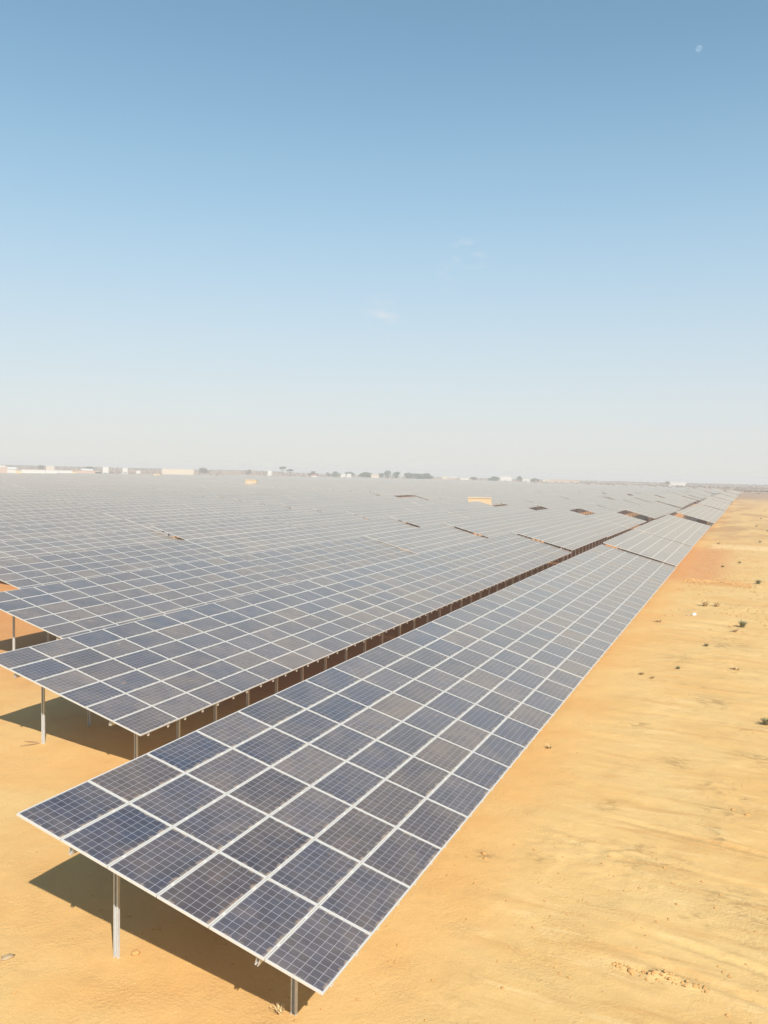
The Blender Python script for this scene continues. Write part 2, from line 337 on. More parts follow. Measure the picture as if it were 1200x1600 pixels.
def make_field_mat():
    """panels too far away to be told apart piece by piece: 12 x 6 panels to a table"""
    t = NT('solar_field')
    tcn = t.n('ShaderNodeTexCoord'); uv = t.n('ShaderNodeSeparateXYZ', {0: tcn.outputs['UV']})
    u, v = uv.outputs[0], uv.outputs[1]
    orn = t.n('ShaderNodeObjectInfo').outputs['Random']
    cid = t.n('ShaderNodeCombineXYZ', {0: t.math('FLOOR', u), 1: t.math('FLOOR', v), 2: t.math('MULTIPLY', orn, 313.0)}).outputs[0]
    rnd = t.n('ShaderNodeTexWhiteNoise', {0: cid}, noise_dimensions='3D').outputs[0]
    col = t.mix(t.ramp(rnd, .30, .95, .10, .72), rgb(.020, .030, .056), rgb(.038, .037, .041))
    ln = t.math('MAXIMUM', line_mask(t, t.math('MULTIPLY', u, 10.0), .03), line_mask(t, t.math('MULTIPLY', v, 6.0), .03))
    col = t.mix(t.math('MULTIPLY', ln, .7), col, rgb(.40, .40, .43))
    P = t.n('ShaderNodeNewGeometry').outputs['Position']
    film = t.ramp(t.noise(P, .5, 5.0, .6, .4), .35, .75, .015, .15)
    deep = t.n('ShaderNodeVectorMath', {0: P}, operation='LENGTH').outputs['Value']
    film = t.math('ADD', film, t.math('ADD', t.ramp(deep, 8, 120, 0, .16), t.ramp(deep, 80, 300, 0, .20)))  # far paling from grazing view and haze, laid into the film colour
    film = t.math('ADD', film, t.math('MULTIPLY', t.math('FRACT', t.math('MULTIPLY', rnd, 17.0)), .08))
    vl = t.math('FRACT', t.math('DIVIDE', t.math('FLOOR', v), 7.0))           # which of the six panels up the slope
    film = t.math('ADD', film, t.ramp(vl, .75, .05, 0, .08))
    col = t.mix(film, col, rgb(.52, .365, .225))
    fm = t.math('MAXIMUM', line_mask(t, u, .018), line_mask(t, v, .030))
    col = t.mix(fm, col, rgb(.57, .55, .50))
    t.bsdf(Base_Color=col, Roughness=t.math('ADD', t.math('MULTIPLY', fm, .25), .24), IOR=1.5, Sheen_Weight=.85, Sheen_Roughness=.36, Sheen_Tint=rgb(1.0, .80, .58))
    return t.mat
M_GLASS = make_panel_mat(); M_FIELD = make_field_mat()
M_FRAME = plain('anodised_frame', (.57, .55, .50), .45, .15, .10, 9.0)
M_BACK = plain('backsheet', (.62, .60, .56), .7, 0, .06)
t = NT('galvanised_steel'); Pn = t.n('ShaderNodeTexCoord').outputs['Object']
cz = t.mix(t.noise(Pn, 14.0, 5.0, .6), rgb(.46, .47, .46), rgb(.66, .66, .63))
cz = t.mix(t.ramp(t.noise(Pn, 3.0, 4.0), .55, .8, 0, .4), cz, rgb(.55, .40, .25))
t.bsdf(Base_Color=cz, Roughness=.48, Metallic=.35); M_STEEL = t.mat

# ------------------------------------------------------------------ solar tables
TILT = 0.2545; CT, ST = math.cos(TILT), math.sin(TILT)
PJ, PI_ = 1.667, 1.012                  # pitch of panels along the row and up the slope
PW, PL, TH = 0.998, 1.650, 0.038        # panel size (up the slope, along the row), thickness
ZLOW = 1.292                            # height of the low edge over the sand
ROWP, SHIFT = 9.80, 7.88                # distance between rows, stagger of their near ends
FR = 0.0205

# one panel: glass laminate with its backsheet; the frame is a sub-part
g = MB()
a, b = PW / 2 - 0.004, PL / 2 - 0.004
au, bu = (PW / 2 - FR - .008) , (PL / 2 - FR - .010)
def guv(x, y): return (5 + 5 * y / bu, 3 - 3 * x / au)      # v = 0 at the lower edge (x > 0 is down the slope)
g.face([(-a,-b,-.004),(a,-b,-.004),(a,b,-.004),(-a,b,-.004)], 0, [guv(-a,-b), guv(a,-b), guv(a,b), guv(-a,b)])
g.face([(-a,b,-.010),(a,b,-.010),(a,-b,-.010),(-a,-b,-.010)], 1)
for q in (((-a,-b),(a,-b)),((a,-b),(a,b)),((a,b),(-a,b)),((-a,b),(-a,-b))):
    (x0,y0),(x1,y1) = q; g.face([(x0,y0,-.010),(x1,y1,-.010),(x1,y1,-.004),(x0,y0,-.004)], 1)
ME_GLASS = g.mesh('panel', [M_GLASS, M_BACK])
def frame_into(g, mi):
    A, B = PW / 2, PL / 2; a, b = A - FR, B - FR
    o = [(-A,-B),(A,-B),(A,B),(-A,B)]; i = [(-a,-b),(a,-b),(a,b),(-a,b)]
    V = [(x,y,0) for x,y in o] + [(x,y,0) for x,y in i] + [(x,y,-TH) for x,y in o] + [(x,y,-TH) for x,y in i] + [(x,y,-.0035) for x,y in i]
    F = []
    for k in range(4):
        l = (k + 1) % 4
        F += [(k,l,4+l,4+k), (8+k,8+l,l,k), (12+l,8+l,8+k,12+k), (4+k,4+l,16+l,16+k)]
    g.poly(V, F, mi)
g = MB(); frame_into(g, 0); ME_FRAME = g.mesh('frame', [M_FRAME])
g = MB()
g.face([(-a,-b,-.004),(a,-b,-.004),(a,b,-.004),(-a,b,-.004)], 0, [guv(-a,-b), guv(a,-b), guv(a,b), guv(-a,b)])
g.face([(-a,b,-.010),(a,b,-.010),(a,-b,-.010),(-a,-b,-.010)], 1)
frame_into(g, 2); ME_PANEL = g.mesh('panel', [M_GLASS, M_BACK, M_FRAME])

def c_profile(w, d, lip, th):
    """outline of a C section, open towards -y: list of (x, y)"""
    h = w / 2
    return [(-h, 0), (h, 0), (h, -d), (h - lip, -d), (h - lip, -d + th), (h - th, -d + th), (h - th, -th), (-h + th, -th), (-h + th, -d + th), (-h + lip, -d + th), (-h + lip, -d), (-h, -d)]
def extrude(g, prof, axis, l0, l1, mi=0):
    n = len(prof)
    if axis == 'z': V = [(x, y, l0) for x, y in prof] + [(x, y, l1) for x, y in prof]
    elif axis == 'y': V = [(x, l0, y) for x, y in prof] + [(x, l1, y) for x, y in prof]
    else: V = [(l0, x, y) for x, y in prof] + [(l1, x, y) for x, y in prof]
    F = [(k, (k + 1) % n, n + (k + 1) % n, n + k) for k in range(n)]
    # end caps as the strips of the C
    F += [(0,1,6,7), (1,2,5,6), (2,3,4,5), (0,7,8,11), (8,9,10,11)]
    F += [tuple(n + i for i in f)[::-1] for f in ((0,1,6,7), (1,2,5,6), (2,3,4,5), (0,7,8,11), (8,9,10,11))]
    g.poly(V, F, mi)
def post_mesh(h):
    g = MB(); extrude(g, c_profile(.098, .055, .024, .007), 'z', -0.6, h)
    return g.mesh('post', [M_STEEL])
I_LOW, I_HIGH = 1.10, 4.70                # posts, metres from the low edge measured on the ground
H_LOW = ZLOW + I_LOW * ST / CT - .20; H_HIGH = ZLOW + I_HIGH * ST / CT - .20
ME_PLOW, ME_PHIGH = post_mesh(H_LOW), post_mesh(H_HIGH)
RAIL_L = 6 * PI_
g = MB(); extrude(g, [(x, -.04 + y) for x, y in c_profile(.042, .05, .012, .004)], 'x', -RAIL_L + .05, -.035)
# bolt and hook at the low end of the rail
g.box((-.075, -.024, -.160), (-.030, .024, -.088)); g.m[-6:] = [1] * 6; ME_RAIL = g.mesh('rail', [M_STEEL, M_FRAME])
ME_PURL = {}
def purlin(L):
    if L not in ME_PURL:
        g = MB(); extrude(g, [(x, -.092 + y) for x, y in c_profile(.06, .12, .02, .006)], 'y', .05, L - .05); ME_PURL[L] = g.mesh('purlin', [M_STEEL])
    return ME_PURL[L]
g = MB(); g.box((-.022, -.03, -.012), (.022, .03, .006)); g.tube((0, 0, .004), (0, 0, .016), .009, .009, 6); ME_CLAMP = g.mesh('clamp', [M_FRAME])

ME_FIELD, ME_SUP = {}, {}
def field_faces(g, n, T, uo=0.0, vo=0.0):
    """a slab of n x 6 panels, T maps local points"""
    L = n * PJ - .017; S = 6 * PI_ - .014
    def q(s, l, h): return T((-s * CT - h * ST * -1, l, s * ST + h * CT))
    A = [(0,0),(0,L),(S,L),(S,0)]
    top = [q(s, l, 0) for s, l in A]; bot = [q(s, l, -TH) for s, l in A]
    g.face(top, 0, [(uo, vo), (uo + n, vo), (uo + n, vo + 6), (uo, vo + 6)])
    g.face(bot[::-1], 1)
    for k in range(4):
        l = (k + 1) % 4; g.face([top[k], bot[k], bot[l], top[l]], 2)
def support_faces(g, n, T, mi=0):
    L = n * PJ; k = max(2, int(round((L - 2.2) / 1.98)) + 1)
    def bx(x0, x1, y0, y1, z0, z1):
        P = [T(p) for p in ((x0,y0,z0),(x1,y0,z0),(x1,y1,z0),(x0,y1,z0),(x0,y0,z1),(x1,y0,z1),(x1,y1,z1),(x0,y1,z1))]
        g.poly(P, [(0,1,5,4),(1,2,6,5),(2,3,7,6),(3,0,4,7)], mi)
    for i in range(k):
        y = 1.1 + (L - 2.2) * i / (k - 1)
        bx(-I_LOW - .06, -I_LOW + .06, y - .035, y + .035, -ZLOW - .4, H_LOW - ZLOW + .05)
        bx(-I_HIGH - .06, -I_HIGH + .06, y - .035, y + .035, -ZLOW - .4, H_HIGH - ZLOW + .05)
    for s in (I_LOW, I_HIGH):
        z = s * ST / CT - .16; bx(-s - .03, -s + .03, .05, L - .05, z - .06, z + .06)

# where every table stands: rows staggered, blocks of 72 panel columns, service roads between blocks
def pix(p):
    d = np.asarray(p) - CAM; z = d @ AX_F
    if z < .5: return None
    return 600 + FPX * (d @ AX_R) / z, 800 - FPX * (d @ AX_U) / z, z
LIM_X = [-300, 0, 60, 240, 400, 700, 880, 1000, 1080, 1130, 1300]
LIM_D = [470, 520, 560, 690, 760, 740, 660, 640, 600, 520, 480]
tables = []
for n in range(0, 72):
    x = -ROWP * n
    for blk in range(0, 7):
        y = SHIFT * n + blk * (120.9 + 11.5)
        for k in range(6):
            L = 12 * PJ
            if k == 3: y += 0.34
            y0 = y + (0.03 if k else 0); y += L + .028
            c = pix((x - 3, y0 + L / 2, 2.4))
            if c is None: continue
            cs = [pix((x - e, y0 + f * L, 2.0)) for e in (0, 5.9) for f in (0, .25, .5, .75, 1)]
            cs = [q for q in cs if q]
            u0 = min(q[0] for q in cs); u1 = max(q[0] for q in cs); v0 = min(q[1] for q in cs); v1 = max(q[1] for q in cs)
            if u1 < -170 or u0 > 1300 or v0 > 1700: continue
            d = math.hypot(x - 3 - CAM[0], y0 + L / 2 - CAM[1])
            if d > np.interp(c[0], LIM_X, LIM_D): continue
            vis = not (u1 < 2 or u0 > 1198)
            tables.append(dict(n=n, blk=blk, k=k, x=x, y=y0, d=d, vis=vis, area=(u1 - u0) * (v1 - v0),
                               dn=min(math.hypot(x - 3 - CAM[0], y0 + f * L - CAM[1]) for f in (0, .5, 1))))
vt = sorted([q for q in tables if q['vis']], key=lambda q: q['dn'])
for q in vt[:300]: q['thing'] = True
print('tables', len(tables), 'visible', len(vt), 'near', sum(1 for q in vt if q['dn'] < 62))

ORD = 'first second third fourth fifth sixth seventh eighth ninth tenth eleventh twelfth thirteenth fourteenth fifteenth sixteenth seventeenth eighteenth nineteenth'.split()
TENS = 'twentieth thirtieth fortieth fiftieth sixtieth seventieth'.split(); TN = 'twenty thirty forty fifty sixty seventy'.split()
def ordinal(i):
    if i < 20: return ORD[i - 1]
    return TENS[i // 10 - 2] if i % 10 == 0 else TN[i // 10 - 2] + '-' + ORD[i % 10 - 1]
MISSING = {(8, 1, 0)}
GROUP = 'tables of solar panels standing in long rows'
far = MB(); nfar = 0
cnt = {}
for q in sorted(tables, key=lambda q: (q['n'], q['y'])):
    n, x, y = q['n'], q['x'], q['y']
    L = 12 * PJ
    if (n, q['blk'], q['k']) in MISSING: continue
    za = float(macro(x - 3, y)); zb = float(macro(x - 3, y + L))
    first = n < 2 and q['blk'] == 0 and q['k'] <= 2
    jz = 0 if first else random.gauss(0, .035 if q['d'] < 70 else .06); jt = 0 if first else random.gauss(0, .006)
    if q['k'] >= 3 and q['blk'] < 2: jz += .11 if n < 5 else .08
    sl_ = math.atan2(zb - za, L)
    if q.get('thing'):
        cnt[n] = cnt.get(n, 0) + 1
        root = bpy.data.objects.new('solar_table', None); COL.objects.link(root); root.empty_display_size = .3
        root.location = (x, y, za + jz); root.rotation_euler = (sl_, jt, 0)
        kk = q['blk'] * 6 + q['k'] + 1
        where = 'nearest row beside the sand' if n == 0 else ordinal(n + 1) + ' row from the sand'
        lead = 'large foreground solar table' if (n == 0 and kk == 1) else 'dusty solar table'
        tag(root, '%s, %s from the near end in the %s' % (lead, ordinal(kk), where), 'solar table', GROUP)
        if q['dn'] < 62:
            sub = q['dn'] < 42
            for i in range(6):
                s = (i + .5) * PI_
                for j in range(12):
                    p = link('panel', ME_GLASS if sub else ME_PANEL, root, (-s * CT, (j + .5) * PJ - .008, ZLOW + s * ST),
                             (random.gauss(0, .0016), TILT + random.gauss(0, .0016), 0))
                    p.color = (max(0, min(1, 1 - i / 4.5 + random.gauss(0, .15))), 0, 0, 1)
                    if sub: link('frame', ME_FRAME, p)
            for i in range(10):
                yy = 1.1 + (L - 2.2) * i / 9
                link('post', ME_PLOW, root, (-I_LOW, yy + .035, 0)); link('post', ME_PHIGH, root, (-I_HIGH, yy + .035, 0))
            for s in (I_LOW / CT, I_HIGH / CT):
                link('purlin', purlin(L), root, (-s * CT, 0, ZLOW + s * ST), (0, TILT, 0))
            for j in range(12):
                for e in (.24, .76):
                    link('rail', ME_RAIL, root, (0, (j + e) * PJ, ZLOW), (0, TILT, 0))
            if q['dn'] < 30:
                for i in range(0, 7):
                    s = i * PI_ - (0 if i < 6 else .014)
                    if i in (0, 6): continue
                    for j in range(12):
                        for e in (.24, .76): link('clamp', ME_CLAMP, root, (-s * CT, (j + e) * PJ, ZLOW + s * ST), (0, TILT, 0))
        else:
            if 12 not in ME_FIELD:
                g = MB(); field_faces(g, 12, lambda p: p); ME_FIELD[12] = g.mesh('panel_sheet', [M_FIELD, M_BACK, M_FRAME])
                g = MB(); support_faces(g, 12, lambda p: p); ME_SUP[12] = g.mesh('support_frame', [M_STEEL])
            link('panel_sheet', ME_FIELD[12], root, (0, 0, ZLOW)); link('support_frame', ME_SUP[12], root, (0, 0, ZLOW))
    else:
        c_, s_ = math.cos(sl_), math.sin(sl_)
        def T(p, x=x, y=y, z=za + jz + ZLOW, jt=jt, sl_=sl_):
            px, py, pz = p; pz -= px * jt
            return (x + px, y + py * 1.0, z + pz + py * math.tan(sl_))
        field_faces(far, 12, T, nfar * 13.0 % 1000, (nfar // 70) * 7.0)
        if q['d'] < 260: support_faces(far, 12, T, 3)
        nfar += 1
if nfar:
    tag(link('distant_solar_tables', far.mesh('distant_solar_tables', [M_FIELD, M_BACK, M_FRAME, M_STEEL])),
        'far rows of solar tables merging into a pale sheet before the horizon', 'solar tables', kind='stuff')

# ------------------------------------------------------------------ placing things seen at a pixel at a chosen distance
def ray(u, v):
    d = AX_F + AX_R * (u - 600) / FPX + AX_U * (800 - v) / FPX
    return d
def at_dist(u, v, D):
    d = ray(u, v); s = D / math.hypot(d[0], d[1]); return CAM + s * d
def face_cam(p): return math.atan2(p[1] - CAM[1], p[0] - CAM[0]) - math.pi / 2      # local -y looks at the camera

M_WHITE = plain('whitewash', (.54, .52, .47), .85, 0, .06, .4)
M_CREAM = plain('cream_plaster', (.50, .42, .31), .85, 0, .08, .4)
M_PINK = plain('pink_plaster', (.44, .31, .23), .85, 0, .08, .4)
M_YELL = plain('yellow_plaster', (.55, .42, .20), .85, 0, .08, .4)
M_DARK = plain('dark_opening', (.05, .045, .04), .5, 0, .1)
M_REDR = plain('rusty_roof', (.30, .09, .06), .7, 0, .2)
M_ZINC = plain('zinc_roof', (.62, .60, .56), .5, .2, .1)
M_SANDP = plain('sand_paint', (.50, .37, .21), .7, 0, .10, .8)
M_SANDL = plain('sand_paint_light', (.56, .44, .27), .7, 0, .10, .8)

def building(name, u0, u1, vt, D, wall, roof, label, cat='building', depth=None, gable=False, doors=1, wins=2):
    c = at_dist((u0 + u1) / 2, vt, D); w = (u1 - u0) * D / FPX
    base = float(macro(c[0], c[1])); H = max(2.2, c[2] - base); dp = depth or max(5.0, w * .45)
    r = link(name, None, None, (c[0], c[1], base), (0, 0, face_cam(c))); r.empty_display_size = 1
    rh = H * .22 if gable else .25; h = H - rh
    g = MB(); g.box((-w/2, -dp/2, -.8), (w/2, dp/2, h)); link('wall', g.mesh('wall', [wall]), r)
    g = MB()
    if gable:
        e = .35; g.poly([(-w/2-e,-dp/2-e,h),(w/2+e,-dp/2-e,h),(w/2+e,dp/2+e,h),(-w/2-e,dp/2+e,h),(-w/2-e,0,H),(w/2+e,0,H)], [(0,1,5,4),(2,3,4,5),(0,4,3),(1,2,5),(3,2,1,0)])
    else: g.box((-w/2-.2, -dp/2-.2, h), (w/2+.2, dp/2+.2, H))
    link('roof', g.mesh('roof', [roof]), r)
    for k in range(doors):
        x = -w/2 + w * (k + .5) / doors; g = MB(); g.box((x-.5, -dp/2-.05, 0), (x+.5, -dp/2+.03, min(2.1, h-.1))); link('door', g.mesh('door', [M_DARK]), r)
    for k in range(wins):
        x = -w/2 + w * (k + .5) / wins + (.0 if doors != wins else w / wins * .3); z = min(1.2, h * .45)
        g = MB(); g.box((x-.45, -dp/2-.06, z), (x+.45, -dp/2+.03, min(z+.95, h-.15))); link('window', g.mesh('window', [M_DARK]), r)
    tag(r, label, cat); return r
B = building
B('hut', -4, 10, 729.5, 640, M_PINK, M_ZINC, 'pinkish low hut at the far left edge of the picture', doors=2)
B('shed', 11, 24, 730.0, 660, M_WHITE, M_ZINC, 'white shed with pale roof, second building from the left edge', gable=True)
B('house', -2, 7, 727.2, 800, M_WHITE, M_ZINC, 'pale house rising behind the huts at the far left')
B('shed', 24.5, 33, 735, 640, M_YELL, M_ZINC, 'small ochre shed left of the long white halls')
B('hall', 35, 51.5, 733.6, 660, M_WHITE, M_ZINC, 'leftmost of the four long white halls on the horizon', doors=2, wins=4)
B('hall', 53, 69.5, 733.8, 660, M_WHITE, M_ZINC, 'second from the left of the four long white halls', doors=1, wins=4)
B('hall', 73, 90.5, 734.2, 660, M_WHITE, M_ZINC, 'third from the left of the four long white halls', doors=2, wins=4)
B('hall', 94, 112, 734.8, 660, M_WHITE, M_ZINC, 'rightmost of the four long white halls on the horizon', doors=1, wins=4)
B('house', 73, 84, 727.8, 900, M_CREAM, M_ZINC, 'cream house standing behind the long white halls')
B('kiosk', 113.5, 120, 736, 640, M_YELL, M_YELL, 'small yellow kiosk at the right end of the white halls', wins=1)
B('house', 121, 147, 735.0, 640, M_PINK, M_PINK, 'low pink house beside the yellow kiosk', doors=2, wins=3)
B('shed', 129, 144, 732.6, 720, M_WHITE, M_ZINC, 'white roofed shed behind the low pink house', gable=True)
B('kiosk', 149, 156, 736.2, 640, M_DARK, M_WHITE, 'dark and white kiosk right of the pink house', wins=0)
B('tower_house', 161, 169, 729.0, 820, M_WHITE, M_WHITE, 'tall white block standing alone above the left scrub', wins=2)
B('house', 192, 199, 731.0, 900, M_WHITE, M_ZINC, 'tiny white house right of the tall white block')
B('house', 213, 219, 735.5, 800, M_WHITE, M_ZINC, 'tiny white house low in the scrub left of the long beige wall')
B('long_house', 255, 301, 732.4, 760, M_CREAM, M_WHITE, 'long low beige compound on the left horizon', doors=3, wins=5)
B('house', 418.5, 424.5, 735.0, 860, M_WHITE, M_ZINC, 'tiny white house left of the lone flat-topped tree', wins=1)
B('hut', 486.5, 495, 740.8, 800, M_WHITE, M_REDR, 'small hut with a dark red roof at the field edge', gable=True, wins=1)
B('house', 533, 540, 740.5, 860, M_WHITE, M_WHITE, 'left one of two small white houses among the central trees', wins=1)
B('house', 541.5, 549, 740.0, 850, M_WHITE, M_WHITE, 'right one of two small white houses among the central trees', wins=1)
B('house', 580, 592, 741.5, 800, M_CREAM, M_CREAM, 'cream house left of the tallest central tree')
B('house', 691, 699, 744.4, 860, M_CREAM, M_WHITE, 'small cream house right of the long green tree clump', wins=1)
B('house', 701, 713, 744.8, 880, M_PINK, M_ZINC, 'pinkish low house right of the small cream house', gable=True)
B('house', 719, 733, 746.4, 900, M_WHITE, M_ZINC, 'low white house in the gap before the big white house', wins=3)
B('large_house', 781, 799.5, 744.0, 860, M_WHITE, M_WHITE, 'big white house right of the field centre on the horizon', doors=1, wins=4)
B('house', 817, 828, 747.6, 880, M_WHITE, M_CREAM, 'low white house right of the big white house', wins=2)
B('house', 849, 857, 749.2, 900, M_CREAM, M_ZINC, 'small cream house left of the long pink wall', wins=1)
B('compound', 858, 903, 749.4, 980, M_PINK, M_PINK, 'long low pink compound wall on the right horizon', doors=2, wins=0)
B('warehouse', 1046.5, 1070, 752.6, 900, M_WHITE, M_WHITE, 'long white warehouse alone on the right horizon', doors=0, wins=0)

# inverter cabins on the service road between the blocks
def cabin(u, v, D, L, Wd, H, rot, label):
    c = at_dist(u, v, D); base = float(macro(c[0], c[1]))
    r = link('inverter_cabin', None, None, (c[0], c[1], base), (0, 0, rot))
    g = MB(); g.box((-L/2, -Wd/2, .3), (L/2, Wd/2, H - .15))
    for k in range(1, int(L / .6)):
        x = -L/2 + k * .6; g.box((x - .05, -Wd/2 - .03, .4), (x + .05, -Wd/2 + .02, H - .3)); g.box((x - .05, Wd/2 - .02, .4), (x + .05, Wd/2 + .03, H - .3))
    link('wall', g.mesh('wall', [M_SANDP]), r)
    g = MB(); g.box((-L/2 - .12, -Wd/2 - .12, H - .15), (L/2 + .12, Wd/2 + .12, H)); link('roof', g.mesh('roof', [M_SANDL]), r)
    g = MB(); g.box((-L/2 + .1, -Wd/2 + .1, -.6), (L/2 - .1, Wd/2 - .1, .3)); link('plinth', g.mesh('plinth', [M_CREAM]), r)
    for e in (-1, 1):
        g = MB(); g.box((L/2 - .02, e * Wd/4 - Wd/4 + .08, .4), (L/2 + .05, e * Wd/4 + Wd/4 - .08, H - .3)); link('door', g.mesh('door', [M_SANDL]), r)
    g = MB(); g.box((-L/4, -Wd/2 - .06, H * .5), (0, -Wd/2 - .03, H * .8)); link('vent', g.mesh('vent', [M_CREAM]), r)
    tag(r, label, 'cabin', 'sand coloured inverter cabins on the service road'); return r
cabin(750, 780, 181, 4.8, 2.4, 3.4, math.radians(14), 'sand yellow inverter cabin standing among the panels right of centre')
cabin(393, 753, 345, 4.4, 2.5, 4.1, math.radians(20), 'sand yellow inverter cabin among the far panels left of centre')
cabin(246, 743, 560, 4.2, 2.5, 4.0, math.radians(20), 'tiny brownish cabin at the far left edge of the panel field')

# ------------------------------------------------------------------ trees on the horizon
def leaf_mat(name, a, b):
    t = NT(name); P = t.n('ShaderNodeNewGeometry').outputs['Position']
    c = t.mix(t.ramp(t.noise(P, .7, 5.0), .35, .65), rgb(*a), rgb(*b))
    t.bsdf(Base_Color=c, Roughness=.8, Specular_IOR_Level=.2); return t.mat
M_LEAF = leaf_mat('foliage', (.040, .068, .018), (.085, .120, .040))
M_LEAF2 = leaf_mat('dry_foliage', (.090, .070, .035), (.150, .110, .055))
M_BARK = plain('bark', (.16, .10, .06), .9)
def tree(u0, u1, vt, D, label, flat=False, mat=None, leaves=1300):
    c = at_dist((u0 + u1) / 2, vt, D); w = 1.25 * (u1 - u0) * D / FPX; base = float(macro(c[0], c[1])); H = max(2.5, c[2] - base)
    r = link('tree', None, None, (c[0], c[1], base), (0, 0, random.uniform(0, 6.28)))
    g = MB(); tw = .03 * H + .06; z1 = H * (.62 if flat else .38)
    g.tube((0, 0, -.4), (.1 * tw, .05, z1), tw, tw * .7)
    lobes = []
    for k in range(7):
        an = k * 2.4 + random.uniform(-.4, .4); rr = w * random.uniform(.16, .34)
        zz = H * (random.uniform(.80, .90) if flat else random.uniform(.42, .82))
        p = Vector((math.cos(an) * rr, math.sin(an) * rr, zz)); lobes.append((p, w * random.uniform(.16, .25), H * (.07 if flat else .19)))
        g.tube((0, 0, z1 * .9), p * .9 + Vector((0, 0, .0)), tw * .5, tw * .15, 5)
    lobes.append((Vector((0, 0, H * (.90 if flat else .84))), w * .22, H * (.08 if flat else .15)))
    link('trunk', g.mesh('trunk', [M_BARK]), r)
    g = MB(); s0 = max(.18, w * .035)
    for k in range(leaves):
        p, rw, rh = random.choice(lobes); d = Vector((random.gauss(0, 1), random.gauss(0, 1), random.gauss(0, 1))).normalized() * random.uniform(.45, 1.0) ** .5
        q = p + Vector((d.x * rw, d.y * rw, d.z * rh))
        nrm = Vector((random.gauss(0, 1), random.gauss(0, 1), random.gauss(.6, 1))).normalized(); a_ = nrm.orthogonal().normalized(); b_ = nrm.cross(a_)
        s = s0 * random.uniform(.6, 1.3)
        g.face([q - a_ * s, q + b_ * s * .6, q + a_ * s, q - b_ * s * .6])
    link('crown', g.mesh('crown', [mat or M_LEAF]), r)
    tag(r, label, 'tree', 'trees along the horizon')
tree(60, 68, 726.5, 900, 'thin dry tree behind the white halls at far left', mat=M_LEAF2)
tree(134, 146, 728.6, 850, 'dry tree behind the low pink house', mat=M_LEAF2)
tree(312, 326, 730.5, 880, 'dry tree just right of the long beige compound', mat=M_LEAF2)
tree(384, 393, 733.5, 900, 'small dry bush-like tree left of the tiny white house', mat=M_LEAF2)
tree(437, 447, 728.4, 850, 'lone slim flat-topped tree standing highest left of centre', flat=True)
tree(448, 459, 732.6, 860, 'spreading tree right beside the slim flat-topped tree', flat=True, mat=M_LEAF2)
tree(482, 497, 736.0, 900, 'rounded tree behind the red roofed hut', mat=M_LEAF2)
tree(509, 517, 738.0, 900, 'low dry tree between the red roofed hut and the white houses', mat=M_LEAF2)
tree(517, 531, 736.4, 880, 'rounded tree left of the two white houses')
tree(539, 554, 737.0, 900, 'tree behind the two small white houses')
tree(562, 581, 737.4, 840, 'broad green tree left of the cream house')
tree(591, 600, 739.0, 850, 'small tree right of the cream house')
tree(600, 612, 734.2, 820, 'tallest green tree of the central clump')
tree(613, 626, 736.8, 830, 'green tree left of the white mast')
tree(631, 647, 738.4, 820, 'left tree of the long green clump right of the mast')
tree(643, 662, 739.6, 820, 'middle tree of the long green clump right of the mast')
tree(658, 677, 739.2, 820, 'right tree of the long green clump right of the mast')
tree(735, 745, 745.0, 900, 'small tree left of the big white house', mat=M_LEAF2)
tree(764, 782, 744.6, 850, 'wide tree touching the left side of the big white house')
tree(808, 816, 743.4, 850, 'upright tree right of the big white house')
tree(830, 842, 747.0, 900, 'low dry tree right of the low white house', mat=M_LEAF2)
tree(1039, 1047, 751.4, 880, 'brown tree at the left end of the white warehouse', mat=M_LEAF2)

c = at_dist(626.5, 737, 830); base = float(macro(c[0], c[1])); r = link('mast', None, None, (c[0], c[1], base))
g = MB(); g.tube((0, 0, -.5), (0, 0, c[2] - base), .55, .38, 8); link('pole', g.mesh('pole', [M_WHITE]), r)
g = MB(); g.box((-.8, -.5, c[2] - base - .2), (.8, .5, c[2] - base + .5)); link('mast_head', g.mesh('mast_head', [M_WHITE]), r)
tag(r, 'white mast between green trees on the central horizon', 'mast')

# scrub beyond the field: nobody could count it
t = NT('scrub'); P = t.n('ShaderNodeNewGeometry').outputs['Position']
t.bsdf(Base_Color=t.mix(t.noise(P, .06, 5.0), rgb(.10, .065, .042), rgb(.20, .135, .085)), Roughness=.9, Specular_IOR_Level=.1); M_SCRUB = t.mat
g = MB(); N = 9000
for k in range(N):
    u = random.uniform(-150, 1350); D = 480 + 1100 * random.random() ** 1.2
    lim = np.interp(u, LIM_X, LIM_D) + 25
    if D < lim: continue
    p = at_dist(u, 740, D); b0 = float(macro(p[0], p[1])); w = random.uniform(.7, 2.4); h = random.uniform(.5, 1.6)
    if fbm(p[0] / 90, p[1] / 90, 77, 3) < random.uniform(-.5, .25): continue
    an = random.uniform(0, 1.2)
    ring = [(p[0] + math.cos(an + q * 1.2566) * w * random.uniform(.6, 1.1), p[1] + math.sin(an + q * 1.2566) * w * random.uniform(.6, 1.1), b0 + h * random.uniform(.25, .6)) for q in range(5)]
    V = [(p[0], p[1], b0 - .2)] + ring + [(p[0] + random.uniform(-.3, .3), p[1], b0 + h)]
    g.poly(V, [(0, 1 + (q + 1) % 5, 1 + q) for q in range(5)] + [(6, 1 + q, 1 + (q + 1) % 5) for q in range(5)])
tag(link('scrub', g.mesh('scrub', [M_SCRUB])), 'brown scrub bushes covering the flat land beyond the panels', 'scrub', kind='stuff')

